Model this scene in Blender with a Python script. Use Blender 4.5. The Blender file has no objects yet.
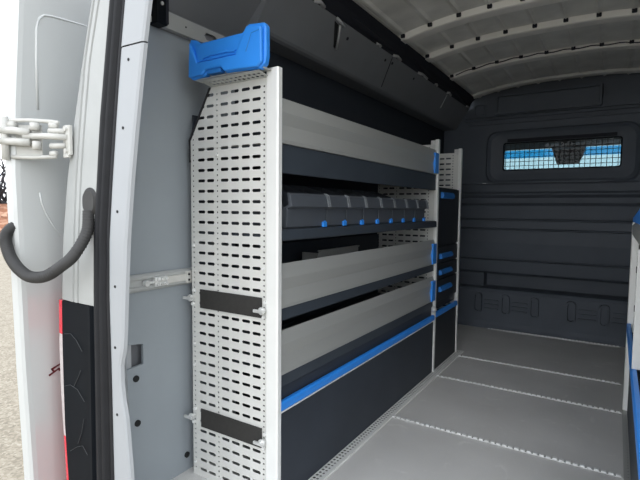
import bpy, bmesh, math, random
from mathutils import Vector, Matrix
random.seed(7)
S = bpy.context.scene
COL = S.collection
PI = math.pi

# ------------------------------------------------------------------ materials
def mat(name, col, rough=.6, metal=0., var=.06, scale=30., bump=0., bscale=200., spec=.5, coat=0., stretch=None):
    m = bpy.data.materials.new(name); m.use_nodes = True
    nt = m.node_tree; N = nt.nodes; L = nt.links
    b = N['Principled BSDF']
    b.inputs['Roughness'].default_value = rough
    b.inputs['Metallic'].default_value = metal
    b.inputs['Specular IOR Level'].default_value = spec
    b.inputs['Coat Weight'].default_value = coat
    tc = N.new('ShaderNodeTexCoord'); src = tc.outputs['Object']
    if stretch:
        mp = N.new('ShaderNodeMapping'); mp.inputs['Scale'].default_value = stretch
        L.new(src, mp.inputs['Vector']); src = mp.outputs['Vector']
    no = N.new('ShaderNodeTexNoise'); no.inputs['Scale'].default_value = scale; no.inputs['Detail'].default_value = 5
    L.new(src, no.inputs['Vector'])
    rp = N.new('ShaderNodeValToRGB')
    rp.color_ramp.elements[0].position = .3; rp.color_ramp.elements[1].position = .7
    rp.color_ramp.elements[0].color = (*[c*(1-var) for c in col], 1)
    rp.color_ramp.elements[1].color = (*[min(1, c*(1+var)) for c in col], 1)
    L.new(no.outputs['Fac'], rp.inputs['Fac']); L.new(rp.outputs['Color'], b.inputs['Base Color'])
    if bump:
        n2 = N.new('ShaderNodeTexNoise'); n2.inputs['Scale'].default_value = bscale; n2.inputs['Detail'].default_value = 3
        L.new(src, n2.inputs['Vector'])
        bp = N.new('ShaderNodeBump'); bp.inputs['Strength'].default_value = bump; bp.inputs['Distance'].default_value = .002
        L.new(n2.outputs['Fac'], bp.inputs['Height']); L.new(bp.outputs['Normal'], b.inputs['Normal'])
    return m

M = {}
M['white'] = mat('white_paint', (.60, .62, .615), .24, 0, .015, 3, coat=.6)
M['pillar'] = mat('pale_grey_paint', (.37, .39, .41), .4, 0, .02, 6, coat=.1)
M['body_in'] = mat('door_frame_paint', (.40, .415, .41), .4, 0, .04, 12)
M['grey_wall'] = mat('grey_lining', (.29, .325, .352), .6, 0, .04, 4, .15, 400)
M['lining'] = mat('dark_lining', (.19, .20, .215), .7, 0, .05, 5, .2, 300)
M['ledge'] = mat('recess_shade_lining', (.02, .026, .036), .8, 0, .06, 5, .2, 300)  # near-black: shade of the recess behind the racking put into the colour
M['partition'] = mat('partition_plastic', (.088, .103, .126), .55, 0, .06, 5, .3, 350, spec=.4)
M['gap'] = mat('roof_edge_black', (.010, .012, .020), .8, 0, .1, 8)
M['roof'] = mat('bare_roof_skin', (.76, .76, .72), .5, .0, .12, 7, .1, 60)
M['bow'] = mat('pale_roof_bow', (.88, .87, .82), .5, 0, .03, 9)
M['panel'] = mat('galvanised_panel', (.74, .745, .715), .45, .2, .05, 5, .06, 300)
M['alu'] = mat('anodised_aluminium', (.88, .89, .87), .4, .2, .03, 9)
M['tray'] = mat('satin_aluminium', (.44, .45, .435), .45, .3, .03, 3, stretch=(1, .15, 1))
M['slate'] = mat('slate_plastic', (.042, .053, .068), .55, 0, .06, 10, .1, 300)
M['bin'] = mat('bin_plastic', (.075, .085, .10), .5, 0, .05, 14)
M['lower'] = mat('navy_board', (.032, .040, .054), .5, 0, .12, 5, .1, 250, spec=.35)
M['cab'] = mat('cabinet_black', (.018, .022, .028), .5, 0, .1, 10)
M['blue'] = mat('blue_plastic', (.03, .27, .86), .42, 0, .04, 12)
M['bluedk'] = mat('blue_handle_plastic', (.02, .18, .55), .5, 0, .06, 12)
M['plate'] = mat('black_plate', (.028, .027, .025), .75, 0, .12, 60, .2, 500)
M['rubber'] = mat('black_rubber', (.016, .017, .020), .5, 0, .12, 18, .1, 200, spec=.25)
M['hose'] = mat('hose_rubber', (.04, .04, .04), .6, 0, .1, 40)
M['black'] = mat('black_housing', (.006, .008, .011), .5, 0, .15, 10, spec=.1)
M['mark'] = mat('grey_scuff', (.034, .038, .043), .6, 0, .1, 40)
M['ribgrey'] = mat('grey_label_rib', (.17, .185, .20), .5, 0, .1, 40)
M['red'] = mat('red_lens', (.78, .02, .045), .2, 0, .08, 30, coat=.6)
M['clear'] = mat('clear_lens', (.62, .56, .56), .15, 0, .08, 60, coat=.6)
M['hinge'] = mat('white_hinge_paint', (.56, .56, .53), .4, 0, .05, 40)
M['zinc'] = mat('zinc_fitting', (.74, .75, .74), .35, .5, .15, 60)
M['hole'] = mat('hole_dark', (.008, .009, .010), .8, 0, .1, 60)
M['mesh'] = mat('black_wire', (.010, .012, .014), .5, 0, .1, 60)
M['stud'] = mat('bright_rail', (.86, .87, .86), .3, .25, .05, 80)
M['cablewhite'] = mat('cable_clip', (.45, .46, .47), .6, 0, .1, 60)
M['reflmark'] = mat('dark_red_reflection', (.10, .006, .012), .5, 0, .1, 60)  # colour of the mark reflected in the door paint
M['bark'] = mat('dark_bark', (.035, .035, .04), .9, 0, .2, 30)
M['yellow'] = mat('dull_yellow', (.25, .20, .03), .6, 0, .1, 60)

def floor_mat():
    m = mat('floor_board', (.62, .615, .60), .5, 0, .06, 3, .25, 500, spec=.35)
    nt = m.node_tree; N = nt.nodes; L = nt.links; b = N['Principled BSDF']
    base = b.inputs['Base Color'].links[0].from_socket
    tc = N.new('ShaderNodeTexCoord')
    sp = N.new('ShaderNodeTexNoise'); sp.inputs['Scale'].default_value = 420; sp.inputs['Detail'].default_value = 2
    L.new(tc.outputs['Object'], sp.inputs['Vector'])
    sc = N.new('ShaderNodeTexNoise'); sc.inputs['Scale'].default_value = 9; sc.inputs['Detail'].default_value = 6; sc.inputs['Distortion'].default_value = 1.5
    L.new(tc.outputs['Object'], sc.inputs['Vector'])
    r1 = N.new('ShaderNodeMapRange'); r1.inputs[1].default_value = .35; r1.inputs[2].default_value = .65; r1.inputs[3].default_value = .88; r1.inputs[4].default_value = 1.12
    L.new(sp.outputs['Fac'], r1.inputs[0])
    r2 = N.new('ShaderNodeMapRange'); r2.inputs[1].default_value = .62; r2.inputs[2].default_value = .70; r2.inputs[3].default_value = 1.; r2.inputs[4].default_value = 1.10
    L.new(sc.outputs['Fac'], r2.inputs[0])
    mu = N.new('ShaderNodeMath'); mu.operation = 'MULTIPLY'
    L.new(r1.outputs[0], mu.inputs[0]); L.new(r2.outputs[0], mu.inputs[1])
    vm = N.new('ShaderNodeVectorMath'); vm.operation = 'SCALE'
    L.new(base, vm.inputs[0]); L.new(mu.outputs[0], vm.inputs['Scale'])
    L.new(vm.outputs['Vector'], b.inputs['Base Color'])
    return m
M['floor'] = floor_mat()

def ground_mat(name, c1, c2, c3, scale):
    m = bpy.data.materials.new(name); m.use_nodes = True
    nt = m.node_tree; N = nt.nodes; L = nt.links; b = N['Principled BSDF']; b.inputs['Roughness'].default_value = .95
    tc = N.new('ShaderNodeTexCoord')
    v = N.new('ShaderNodeTexVoronoi'); v.inputs['Scale'].default_value = scale
    L.new(tc.outputs['Object'], v.inputs['Vector'])
    n = N.new('ShaderNodeTexNoise'); n.inputs['Scale'].default_value = scale*.12; n.inputs['Detail'].default_value = 6
    L.new(tc.outputs['Object'], n.inputs['Vector'])
    rp = N.new('ShaderNodeValToRGB'); e = rp.color_ramp.elements
    e[0].position = .15; e[0].color = (*c1, 1); e[1].position = .85; e[1].color = (*c3, 1)
    k = e.new(.5); k.color = (*c2, 1)
    mx = N.new('ShaderNodeMix'); mx.data_type = 'RGBA'; mx.inputs[0].default_value = .45
    L.new(v.outputs['Color'], mx.inputs[6]); L.new(n.outputs['Color'], mx.inputs[7])
    L.new(mx.outputs[2], rp.inputs['Fac']); L.new(rp.outputs['Color'], b.inputs['Base Color'])
    return m
M['gravel'] = ground_mat('tan_gravel', (.19, .165, .125), (.33, .29, .225), (.50, .45, .37), 60)
M['leaves'] = ground_mat('brown_leaves', (.08, .035, .02), (.30, .13, .07), (.62, .40, .28), 3.2)

def glass_mat(name, col, gl=.06):
    m = bpy.data.materials.new(name); m.use_nodes = True
    nt = m.node_tree; N = nt.nodes; L = nt.links
    for n in list(N): N.remove(n)
    o = N.new('ShaderNodeOutputMaterial'); t = N.new('ShaderNodeBsdfTransparent'); t.inputs[0].default_value = (*col, 1)
    g = N.new('ShaderNodeBsdfGlossy'); g.inputs['Roughness'].default_value = .02
    x = N.new('ShaderNodeMixShader'); x.inputs[0].default_value = gl
    L.new(t.outputs[0], x.inputs[1]); L.new(g.outputs[0], x.inputs[2]); L.new(x.outputs[0], o.inputs['Surface'])
    return m
M['glass'] = glass_mat('windscreen_glass', (.62, .70, .72), .012)
M['tint'] = glass_mat('blue_sun_band', (.24, .62, .84), .01)

# ------------------------------------------------------------------ mesh helpers
class MB:
    def __init__(s): s.bm = bmesh.new()
    def face(s, pts):
        try: return s.bm.faces.new([s.bm.verts.new(p) for p in pts])
        except ValueError: return None
    def box(s, a, b, rot=None, piv=None):
        x0, y0, z0 = a; x1, y1, z1 = b
        P = [Vector(p) for p in ((x0,y0,z0),(x1,y0,z0),(x1,y1,z0),(x0,y1,z0),(x0,y0,z1),(x1,y0,z1),(x1,y1,z1),(x0,y1,z1))]
        if rot is not None:
            c = Vector(piv) if piv is not None else sum(P, Vector())/8
            P = [rot @ (p-c) + c for p in P]
        v = [s.bm.verts.new(p) for p in P]
        for f in ((0,3,2,1),(4,5,6,7),(0,1,5,4),(1,2,6,5),(2,3,7,6),(3,0,4,7)): s.bm.faces.new([v[i] for i in f])
        return s
    def prism(s, prof, fn, t0, t1):
        """closed 2-D profile, mapped by fn(a, b, t), extruded from t0 to t1"""
        A = [s.bm.verts.new(fn(a, b, t0)) for a, b in prof]; B = [s.bm.verts.new(fn(a, b, t1)) for a, b in prof]
        n = len(prof)
        for i in range(n): s.bm.faces.new([A[i], A[(i+1) % n], B[(i+1) % n], B[i]])
        s.bm.faces.new(A[::-1]); s.bm.faces.new(B)
        return s
    def py(s, prof, y0, y1): return s.prism(prof, lambda a, b, t: (a, t, b), y0, y1)     # profile in x, z
    def pxx(s, prof, x0, x1): return s.prism(prof, lambda a, b, t: (t, a, b), x0, x1)    # profile in y, z
    def pz(s, prof, z0, z1): return s.prism(prof, lambda a, b, t: (a, b, t), z0, z1)
    def loft(s, rows, close=False, caps=False):
        R = [[s.bm.verts.new(p) for p in r] for r in rows]
        n = len(R[0])
        for i in range(len(R)-1):
            for j in range(n if close else n-1):
                s.bm.faces.new([R[i][j], R[i][(j+1) % n], R[i+1][(j+1) % n], R[i+1][j]])
        if caps: s.bm.faces.new(R[0][::-1]); s.bm.faces.new(R[-1])
        return s
    def tube(s, pts, r, n=10, radii=None):
        pts = [Vector(p) for p in pts]; rows = []
        up = Vector((0.13, .31, .94))
        for i, p in enumerate(pts):
            d = (pts[min(i+1, len(pts)-1)] - pts[max(i-1, 0)]).normalized()
            a = d.cross(up).normalized(); b = d.cross(a).normalized()
            rr = radii[i] if radii else r
            rows.append([p + a*math.cos(2*PI*k/n)*rr + b*math.sin(2*PI*k/n)*rr for k in range(n)])
        return s.loft(rows, True, True)
    def cyl(s, p, q, r, n=14): return s.tube([p, q], r, n)
    def build(s, name, m, parent=None, smooth=False, bevel=0, seg=2, solid=0, **tags):
        bmesh.ops.recalc_face_normals(s.bm, faces=s.bm.faces)
        me = bpy.data.meshes.new(name); s.bm.to_mesh(me); s.bm.free()
        me.materials.append(M[m] if isinstance(m, str) else m)
        if smooth:
            for p in me.polygons: p.use_smooth = True
        o = bpy.data.objects.new(name, me); COL.objects.link(o)
        if parent is not None:
            o.parent = parent; off = Vector(); q = parent
            while q: off += q.location; q = q.parent
            me.transform(Matrix.Translation(-off))
        if solid:
            d = o.modifiers.new('solid', 'SOLIDIFY'); d.thickness = solid; d.offset = 0
        if bevel:
            d = o.modifiers.new('bevel', 'BEVEL'); d.width = bevel; d.segments = seg; d.limit_method = 'ANGLE'; d.angle_limit = .6
        for k, v in tags.items(): o[k] = v
        return o

def thing(name, loc, label, cat, group=None):
    o = bpy.data.objects.new(name, None); COL.objects.link(o); o.location = loc; o.empty_display_size = .05
    o['label'] = label; o['category'] = cat
    if group: o['group'] = group
    return o
def T(o, label, cat, group=None):
    o['label'] = label; o['category'] = cat
    if group: o['group'] = group
    return o
def struct(o, label=None):
    o['kind'] = 'structure'
    if label: o['label'] = label
    return o
def dup(root, off, label=None):
    r = root.copy(); COL.objects.link(r); r.location = root.location + Vector(off)
    if label: r['label'] = label
    for ch in list(root.children):
        c = ch.copy(); COL.objects.link(c); c.parent = r
        for g in ch.children:
            d = g.copy(); COL.objects.link(d); d.parent = c
    return r

def ring(mb, fn, rect, hole):
    """rectangle with a hole: rect (a0,a1,b0,b1), hole a list of 8 points starting at the right, counter-clockwise"""
    a0, a1, b0, b1 = rect
    am = (a0+a1)/2; bm_ = (b0+b1)/2
    out = [(a1, bm_), (a1, b1), (am, b1), (a0, b1), (a0, bm_), (a0, b0), (am, b0), (a1, b0)]
    V = [mb.bm.verts.new(fn(*p)) for p in out]; H = [mb.bm.verts.new(fn(*p)) for p in hole]
    for i in range(8):
        j = (i+1) % 8
        mb.bm.faces.new([V[i], V[j], H[j], H[i]])
def slot_pts(ca, cb, w, h):
    c = h*.3
    return [(ca+w/2, cb), (ca+w/2-c, cb+h/2), (ca, cb+h/2), (ca-w/2+c, cb+h/2), (ca-w/2, cb), (ca-w/2+c, cb-h/2), (ca, cb-h/2), (ca+w/2-c, cb-h/2)]
def dot_pts(ca, cb, r):
    return [(ca+r*math.cos(k*PI/4), cb+r*math.sin(k*PI/4)) for k in range(8)]
def perforated(mb, fn, cols, b0, b1, pitch, phase):
    """cols: (a0, a1, kind, width); kind 'slot' 'dot' or None"""
    for a0, a1, kind, w in cols:
        if kind is None:
            mb.face([fn(a0, b0), fn(a1, b0), fn(a1, b1), fn(a0, b1)]); continue
        p = pitch if kind == 'slot' else pitch/2
        c = phase
        while c - p/2 < b0: c += p
        lo = b0
        while c + p/2 <= b1:
            l2, h2 = c-p/2, c+p/2
            if l2 > lo + 1e-6: mb.face([fn(a0, lo), fn(a1, lo), fn(a1, l2), fn(a0, l2)])
            am = (a0+a1)/2
            hole = slot_pts(am, c, w, .0105) if kind == 'slot' else dot_pts(am, c, w/2)
            ring(mb, fn, (a0, a1, l2, h2), hole)
            lo = h2; c += p
        if b1 > lo + 1e-6: mb.face([fn(a0, lo), fn(a1, lo), fn(a1, b1), fn(a0, b1)])

def interp(tab, z):
    tab = sorted(tab)
    if z <= tab[0][0]: return tab[0][1]
    if z >= tab[-1][0]:
        (z0, x0), (z1, x1) = tab[-2], tab[-1]; return x1 + (x1-x0)/(z1-z0)*(z-z1)
    for (z0, x0), (z1, x1) in zip(tab, tab[1:]):
        if z0 <= z <= z1: return x0 + (x1-x0)*(z-z0)/(z1-z0)

# ------------------------------------------------------------------ van shell
XW, YB, YP = -1.34, .80, 4.20        # left wall, rear face, partition
XR = .50
FX = -.905                            # front plane of the left racking
def arch(x): return 2.034 - .072*(abs(x+.36)/.72)**2.6

mb = MB(); mb.box((XW-.02, YB-.02, -.05), (XR+.02, 4.34, 0)); floor = struct(mb.build('floor', 'floor'), 'grey speckled load floor of the van')

# grey rear part of the left wall, with its cut-out notch at the rear edge
mb = MB()
prof = [(.965, -.0), (.955, .08), (.930, .46), (1.003, .465), (1.003, .535), (.93, .545), (.90, 1.0), (.88, 1.62), (1.46, 1.62), (1.46, 0)]
mb.pxx(prof, XW-.01, XW); wl = struct(mb.build('wall_left', 'grey_wall'), 'plain grey lining panel of the left wall behind the rear pillar')
mb = MB(); mb.box((XW-.05, .90, .38), (XW-.043, 1.12, .62)); mb.build('notch_backing', 'lining', wl)
for y, z in ((.972, .423), (.975, .268), (1.188, .062)):
    m2 = MB(); m2.cyl((XW-.004, y, z), (XW+.005, y, z), .011); m2.build('panel_plug', 'hole', wl, smooth=False)
mb = MB(); mb.box((XW-.04, .885, -.05), (XW-.012, .965, .75)); struct(mb.build('trim_1', 'pillar'), 'pale painted metal behind the notched grey lining')
mb = MB(); mb.box((XW-.02, 1.46, 0), (XW, YP+.15, 1.70)); struct(mb.build('wall_left', 'ledge'), 'left wall lining behind the racking, near-black for the shade of its recess')
# ledge and sloping upper lining
mb = MB()
mb.py([(XW-.02, 1.698), (-1.250, 1.700), (-1.235, 1.706), (-1.225, 1.715), (-1.125, 1.875), (-1.14, 1.885), (-1.36, 1.72)], 1.46, YP)
struct(mb.build('trim_2', 'lining'), 'dark sloping upper lining above the racking')
mb = MB()
mb.py([(XW+.004, 1.60), (XW+.012, 1.67), (-1.125, 1.875), (-1.14, 1.885), (-1.38, 1.72)], .93, 1.46)
struct(mb.build('trim_3', 'lining'), 'grey sloping upper lining over the rail at the rear')
# black edge gap between lining and roof skin
mb = MB(); mb.py([(-1.125, 1.878), (-1.20, 1.90), (-1.20, 2.0), (-1.07, 1.955), (-1.10, 1.93)], .80, YP)
struct(mb.build('trim_5', 'gap'), 'black gap along the left edge of the roof')
# painted rail on the wall near the rear
mb = MB()
fnr = lambda a, b: (XW+.022, a, b)
segs = [(.86, 1.02, None, 0), (1.02, 1.115, 'slot', .075), (1.115, 1.255, None, 0), (1.255, 1.36, 'slot', .07), (1.36, 1.46, None, 0)]
for a0, a1, k, w in segs:
    if k:
        am = (a0+a1)/2; h = .026
        ring(mb, fnr, (a0, a1, 1.607, 1.66), [(am+w/2, 1.633), (am+w/2-.012, 1.633+h/2), (am, 1.633+h/2), (am-w/2+.012, 1.633+h/2), (am-w/2, 1.633), (am-w/2+.012, 1.633-h/2), (am, 1.633-h/2), (am+w/2-.012, 1.633-h/2)])
    else: mb.face([fnr(a0, 1.607), fnr(a1, 1.607), fnr(a1, 1.66), fnr(a0, 1.66)])
mb.box((XW, .86, 1.606), (XW+.022, 1.46, 1.609)); mb.box((XW, .86, 1.658), (XW+.022, 1.46, 1.661))
r = T(mb.build('slotted_rail', 'body_in', solid=.002), 'pale slotted metal rail running high on the grey wall behind the blue box', 'rail')
m2 = MB(); m2.cyl((XW+.0245, 1.185, 1.634), (XW+.0225, 1.185, 1.634), .003, 8); m2.build('screw_hole', 'hole', r)
# black bracket hanging at the top of the rear pillar
t = thing('pillar_bracket', (XW+.05, 1.03, 1.60), 'black vertical bracket at the top of the rear pillar beside the slotted rail', 'bracket')
mb = MB(); mb.box((XW+.002, 1.04, 1.60), (XW+.05, 1.085, 1.74)); mb.build('body', 'black', t, bevel=.004)
mb = MB(); mb.box((XW+.002, 1.075, 1.605), (XW+.052, 1.088, 1.75)); mb.build('edge_strip', 'gap', t, bevel=.003)
mb = MB(); mb.cyl((XW+.049, 1.06, 1.665), (XW+.053, 1.06, 1.665), .006); mb.build('screw', 'zinc', t)

# roof skin with lengthwise corrugations
def roof_row(y, dz=0):
    out = []; n = 120
    for i in range(n+1):
        x = -1.13 + 1.42*i/n
        k = (x+1.13)/.155; fr = k % 1
        rid = .012*max(0, 1-abs(fr-.5)/.10)
        out.append((x, y, arch(x)+dz - rid + .012))
    return out
mb = MB(); mb.loft([roof_row(y) for y in (.78, 1.6, 2.4, 3.2, 4.34)]); struct(mb.build('ceiling', 'roof', solid=.004), 'bare metal roof skin with lengthwise corrugations')
mb = MB(); mb.py([(.30, 1.955), (XR, 1.88), (XR+.1, 1.9), (.30, 1.99)], .78, 4.34); struct(mb.build('trim_6', 'gap'))
mb = MB(); mb.box((XR, YB, 0), (XR+.02, 4.34, 1.9)); struct(mb.build('wall_right', 'lining'), 'dark right wall lining')
# ribs
def bow(y0, y1, name, label):
    rows = []
    n = 40
    for i in range(n+1):
        x = -1.10 + 1.36*i/n; z = arch(x)
        sw = .0
        w = (y1-y0)
        e = min(1, (x+1.10)/.06)
        drop = .020*e + .004
        rows.append([(x, y0, z+.008), (x, y0+.012, z-drop+.004), (x, y0+.022, z-drop), (x, y1-.022, z-drop), (x, y1-.010, z-drop+.006), (x, y1, z+.008)])
    mb = MB(); mb.loft(rows, True, True)
    return T(mb.build(name, 'bow', None, smooth=False), label, 'roof bow', 'roof bows across the van ceiling')
BOWS = [(1.62, 1.78), (2.02, 2.17), (2.52, 2.63), (2.92, 3.03), (3.44, 3.545)]
bl = ['pale roof bow out of frame nearest the rear doors', 'pale roof bow above the blue box near the rear', 'widest visible pale roof bow, nearest the camera',
      'pale roof bow between the nearest and the farthest of the three', 'pale roof bow closest to the dark partition']
for (a, b), l in list(zip(BOWS, bl))[2:]:
    o = bow(a, b, 'roof_bow', l)
    # dark clips where the bow is glued to the skin, along its front edge
    for k in range(8):
        x = -1.0525 + .155*k
        m2 = MB(); m2.box((x-.012, a-.012, arch(x)-.016), (x+.012, a+.004, arch(x)+.004)); m2.build('glue_pad', 'gap', o, bevel=.004)
# slim edge strip at the partition
rows = []
for i in range(41):
    x = -1.10 + 1.36*i/40; z = arch(x)
    rows.append([(x, 4.09, z+.006), (x, 4.11, z-.010), (x, 4.17, z-.014), (x, 4.19, z+.004)])
mb = MB(); mb.loft(rows, True, True); struct(mb.build('trim_7', 'roof', smooth=False), 'metal roof flange over the partition')

mb = MB(); mb.tube([(-1.02+.03*i, 3.425-.010*abs(math.sin(i*.61)), arch(-1.02+.03*i)-.010-.006*abs(math.cos(i*.61))) for i in range(40)], .0035, 6)
T(mb.build('roof_cable', 'gap', smooth=True), 'thin black cable clipped along the roof bow closest to the partition', 'cable')
# cable run in the gap
t = thing('wiring_harness', (-1.12, 1.6, 1.90), 'dark cable bundle with pale clips running along the left roof edge', 'cable')
pts = [(-1.118 + .006*math.sin(9*y), y, 1.905 + .008*math.sin(7*y+1)) for y in [1.2+.06*i for i in range(50)]]
mb = MB(); mb.tube(pts, .014, 8); mb.build('cable', 'gap', t, smooth=True)
for y0, y1 in ((1.72, 1.80), (2.33, 2.38), (2.55, 2.66), (2.95, 3.12), (3.28, 3.33), (3.56, 3.66), (4.10, 4.18)):
    m2 = MB(); m2.tube([(-1.128, y0, 1.880), (-1.122, (y0+y1)/2, 1.888), (-1.125, y1, 1.880)], .009, 8); m2.build('clip', 'cablewhite', t, smooth=True)
# hand strap bracket on the upper lining
t = thing('hook_bracket', (-1.16, 1.97, 1.88), 'small T-shaped metal bracket hanging on the dark upper lining', 'bracket')
nd = Vector((.85, 0, -.53))
def upl(y, z, d=0.0):      # point on the sloping lining, lifted by d
    x = -1.225 + (z-1.715)*.625
    return Vector((x, y, z)) + nd*d
mb = MB(); mb.tube([upl(2.008, 1.772, .006), upl(1.975, 1.82, .010), upl(1.945, 1.855, .012)], .0055, 8); mb.tube([upl(1.90, 1.872, .012), upl(1.98, 1.862, .012)], .007, 8); mb.build('hook', 'cablewhite', t, smooth=True)
mb = MB(); q = [upl(1.985, 1.775, .003), upl(2.005, 1.772, .003), upl(1.94, 1.855, .003), upl(1.905, 1.860, .003)]; mb.face(q); mb.build('slot', 'hole', t, solid=.003)
for (ya, za), (yb, zb_), mm in (((2.60, 1.725), (2.55, 1.868), 'gap'), ((3.60, 1.78), (3.58, 1.868), 'cablewhite')):
    m2 = MB(); m2.tube([upl(ya, za, .001), upl(yb, zb_, .001)], .0025, 6); struct(m2.build('trim_4', mm), 'seam in the dark upper lining')
for y, z in ((2.06, 1.83), (2.49, 1.84), (2.58, 1.845), (2.93, 1.84)):
    m2 = MB(); p = upl(y, z, .001); m2.cyl(p, p+nd*.003, .008, 10); T(m2.build('panel_clip', 'gap'), 'small black push clip in the dark upper lining', 'clip', 'push clips in the upper lining')

# ------------------------------------------------------------------ partition
P0, P1 = -1.36, XR
part_root_mb = MB()
prof = [(4.30, .0), (4.30, .44), (4.205, .455), (4.19, .47), (4.182, .567), (4.21, .571), (4.21, .580), (4.180, .585), (4.165, .72), (4.170, .828), (4.195, .832), (4.195, .840), (4.172, .845), (4.178, .908), (4.200, .912), (4.200, .921),
        (4.178, .926), (4.172, 1.0), (4.178, 1.035), (4.215, 1.055), (4.222, 1.10), (4.19, 1.122), (4.188, 1.135), (4.215, 1.15), (4.22, 1.215), (4.20, 1.225), (4.34, 1.225), (4.34, 0)]
part_root_mb.pxx(prof, P0, P1)
wf = struct(part_root_mb.build('wall_front', 'partition', bevel=.003), 'dark moulded partition between load space and cab')
mb = MB(); mb.box((P0, 4.19, .335), (-.95, 4.30, .452)); mb.build('recess_end', 'partition', wf, bevel=.006)
# upper part with the window opening
WX0, WX1, WZ0, WZ1 = -.83, .01, 1.335, 1.555
def rrect(x0, x1, z0, z1, r, n=5):
    out = []
    for cx, cz, a in ((x1-r, z1-r, 0), (x0+r, z1-r, 90), (x0+r, z0+r, 180), (x1-r, z0+r, 270)):
        for k in range(n+1):
            t_ = math.radians(a+90*k/n); out.append((cx+r*math.cos(t_), cz+r*math.sin(t_)))
    return out
def hole_plate(mb, outer, inners_y):
    """successive closed loops of equal length joined by quads: list of (loop, y)"""
    rows = [[(x, y, z) for x, z in lp] for lp, y in inners_y]
    mb.loft([outer]+rows, True)
loopA = rrect(-.97, .14, 1.215, 1.665, .10)
N_ = len(loopA)
# outer loop: project rays from the window's centre on the rectangle, top following the roof's arch
outer = []
cx, cz = -.41, 1.45
for x, z in loopA:
    dx, dz = x-cx, z-cz; ts = []
    if dx > 0: ts.append((P1-cx)/dx)
    if dx < 0: ts.append((P0-cx)/dx)
    if dz < 0: ts.append((1.225-cz)/dz)
    if dz > 0: ts.append((2.02-cz)/dz)
    k = max(1.0, min(t_ for t_ in ts if t_ > 0)); X, Z = cx+dx*k, cz+dz*k
    outer.append((X, 4.20, min(Z, arch(X) if X < .28 else 1.95)))
mb = MB()
hole_plate(mb, outer, [(loopA, 4.195), (rrect(-.955, .125, 1.228, 1.652, .09), 4.180), (rrect(-.93, .10, 1.25, 1.63, .08), 4.200), (rrect(-.86, .04, 1.30, 1.60, .05), 4.215), (rrect(WX0, WX1, WZ0, WZ1, .02), 4.220), (rrect(WX0, WX1, WZ0, WZ1, .02), 4.26)])
mb.build('upper_panel', 'partition', wf)
# corner filler above the plate so that no sky shows
mb = MB(); mb.box((P0, 4.262, 1.62), (P1, 4.33, 2.08)); mb.build('backing', 'partition', wf)
# raised field and ridges above the window
mb = MB(); mb.loft([[(x, y, z + .06*(0)) for x, z in rrect(*q)] for q, y in (((-.905, -.125, 1.795, 1.965, .012), 4.20), ((-.90, -.13, 1.80, 1.96, .012), 4.176), ((-.885, -.145, 1.815, 1.945, .012), 4.174), ((-.882, -.148, 1.818, 1.942, .012), 4.198))], True)
mb.face([(x, 4.198, z) for x, z in rrect(-.882, -.148, 1.818, 1.942, .012)]); mb.build('raised_field', 'partition', wf)
mb = MB(); mb.loft([[(x, y, z) for x, z in rrect(*q)] for q, y in (((-1.08, -.98, 1.80, 1.90, .012), 4.20), ((-1.08, -.98, 1.80, 1.90, .012), 4.188), ((-1.07, -.99, 1.81, 1.89, .01), 4.188), ((-1.065, -.995, 1.815, 1.885, .01), 4.196))], True)
mb.face([(x, 4.196, z) for x, z in rrect(-1.065, -.995, 1.815, 1.885, .01)]); mb.build('raised_field', 'partition', wf)
mb = MB(); mb.pxx([(4.20, 1.755), (4.178, 1.76), (4.172, 1.775), (4.20, 1.79)], -1.15, .45); mb.pxx([(4.20, 1.715), (4.186, 1.72), (4.186, 1.73), (4.20, 1.735)], -1.12, .45); mb.build('ridge', 'partition', wf)
mb = MB(); mb.box((-.80, 4.20, 1.565), (-.02, 4.212, 1.59)); mb.build('vent_slot', 'gap', wf)
mb = MB(); mb.box((-.93, 4.170, 1.222), (-.05, 4.20, 1.232)); mb.build('sill', 'partition', wf)
# window: frame, bars, pane
w1 = MB(); w1.loft([[(x, y, z) for x, z in rrect(*q)] for q, y in (((WX0-.012, WX1+.012, WZ0-.012, WZ1+.012, .02), 4.222), ((WX0+.004, WX1-.004, WZ0+.004, WZ1-.004, .015), 4.214), ((WX0+.004, WX1-.004, WZ0+.004, WZ1-.004, .015), 4.25))], True)
win = struct(w1.build('window_1', 'black'), 'barred window in the partition')
mb = MB()
x = WX0+.02
while x < WX1:
    mb.box((x-.0024, 4.206, WZ0-.005), (x+.0024, 4.210, WZ1+.005)); x += .0365
for z in (1.365, 1.40, 1.435, 1.47, 1.505, 1.54): mb.box((WX0, 4.204, z-.0022), (WX1, 4.207, z+.0022))
mb.build('wire_grille', 'mesh', win)
mb = MB(); mb.box((WX0, 4.235, WZ0), (WX1, 4.239, WZ1)); mb.build('pane', 'glass', win)

# low box in front of the partition with pill-shaped slots
mb = MB(); mb.pxx([(4.05, .0), (4.05, .03), (4.062, .06), (4.062, .31), (4.075, .335), (4.10, .34), (4.30, .335), (4.30, 0)], -1.30, .48); t = struct(mb.build('trim_12', 'partition', bevel=.004), 'dark low step with upright pill-shaped slots along the foot of the partition')
for x in (-.965, -.745, -.525, -.265, -.045, .17):
    m2 = MB(); m2.loft([[(px, y, pz) for px, pz in rrect(*q)] for q, y in (((x-.035, x+.035, .13, .30, .03), 4.064), ((x-.033, x+.033, .132, .298, .03), 4.034), ((x-.022, x+.022, .145, .285, .02), 4.034), ((x-.020, x+.020, .147, .283, .02), 4.057))], True)
    m2.face([(px, 4.057, pz) for px, pz in rrect(x-.020, x+.020, .147, .283, .02)]); m2.build('slot_boss', 'partition', t)
for x0, x1 in ((-.915, -.80), (-.695, -.575), (-.215, -.095), (.01, .12)):
    m2 = MB()
    for z in (.165, .20, .235): m2.box((x0, 4.040, z), (x1, 4.064, z+.010))
    m2.build('rib', 'partition', t)

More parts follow.
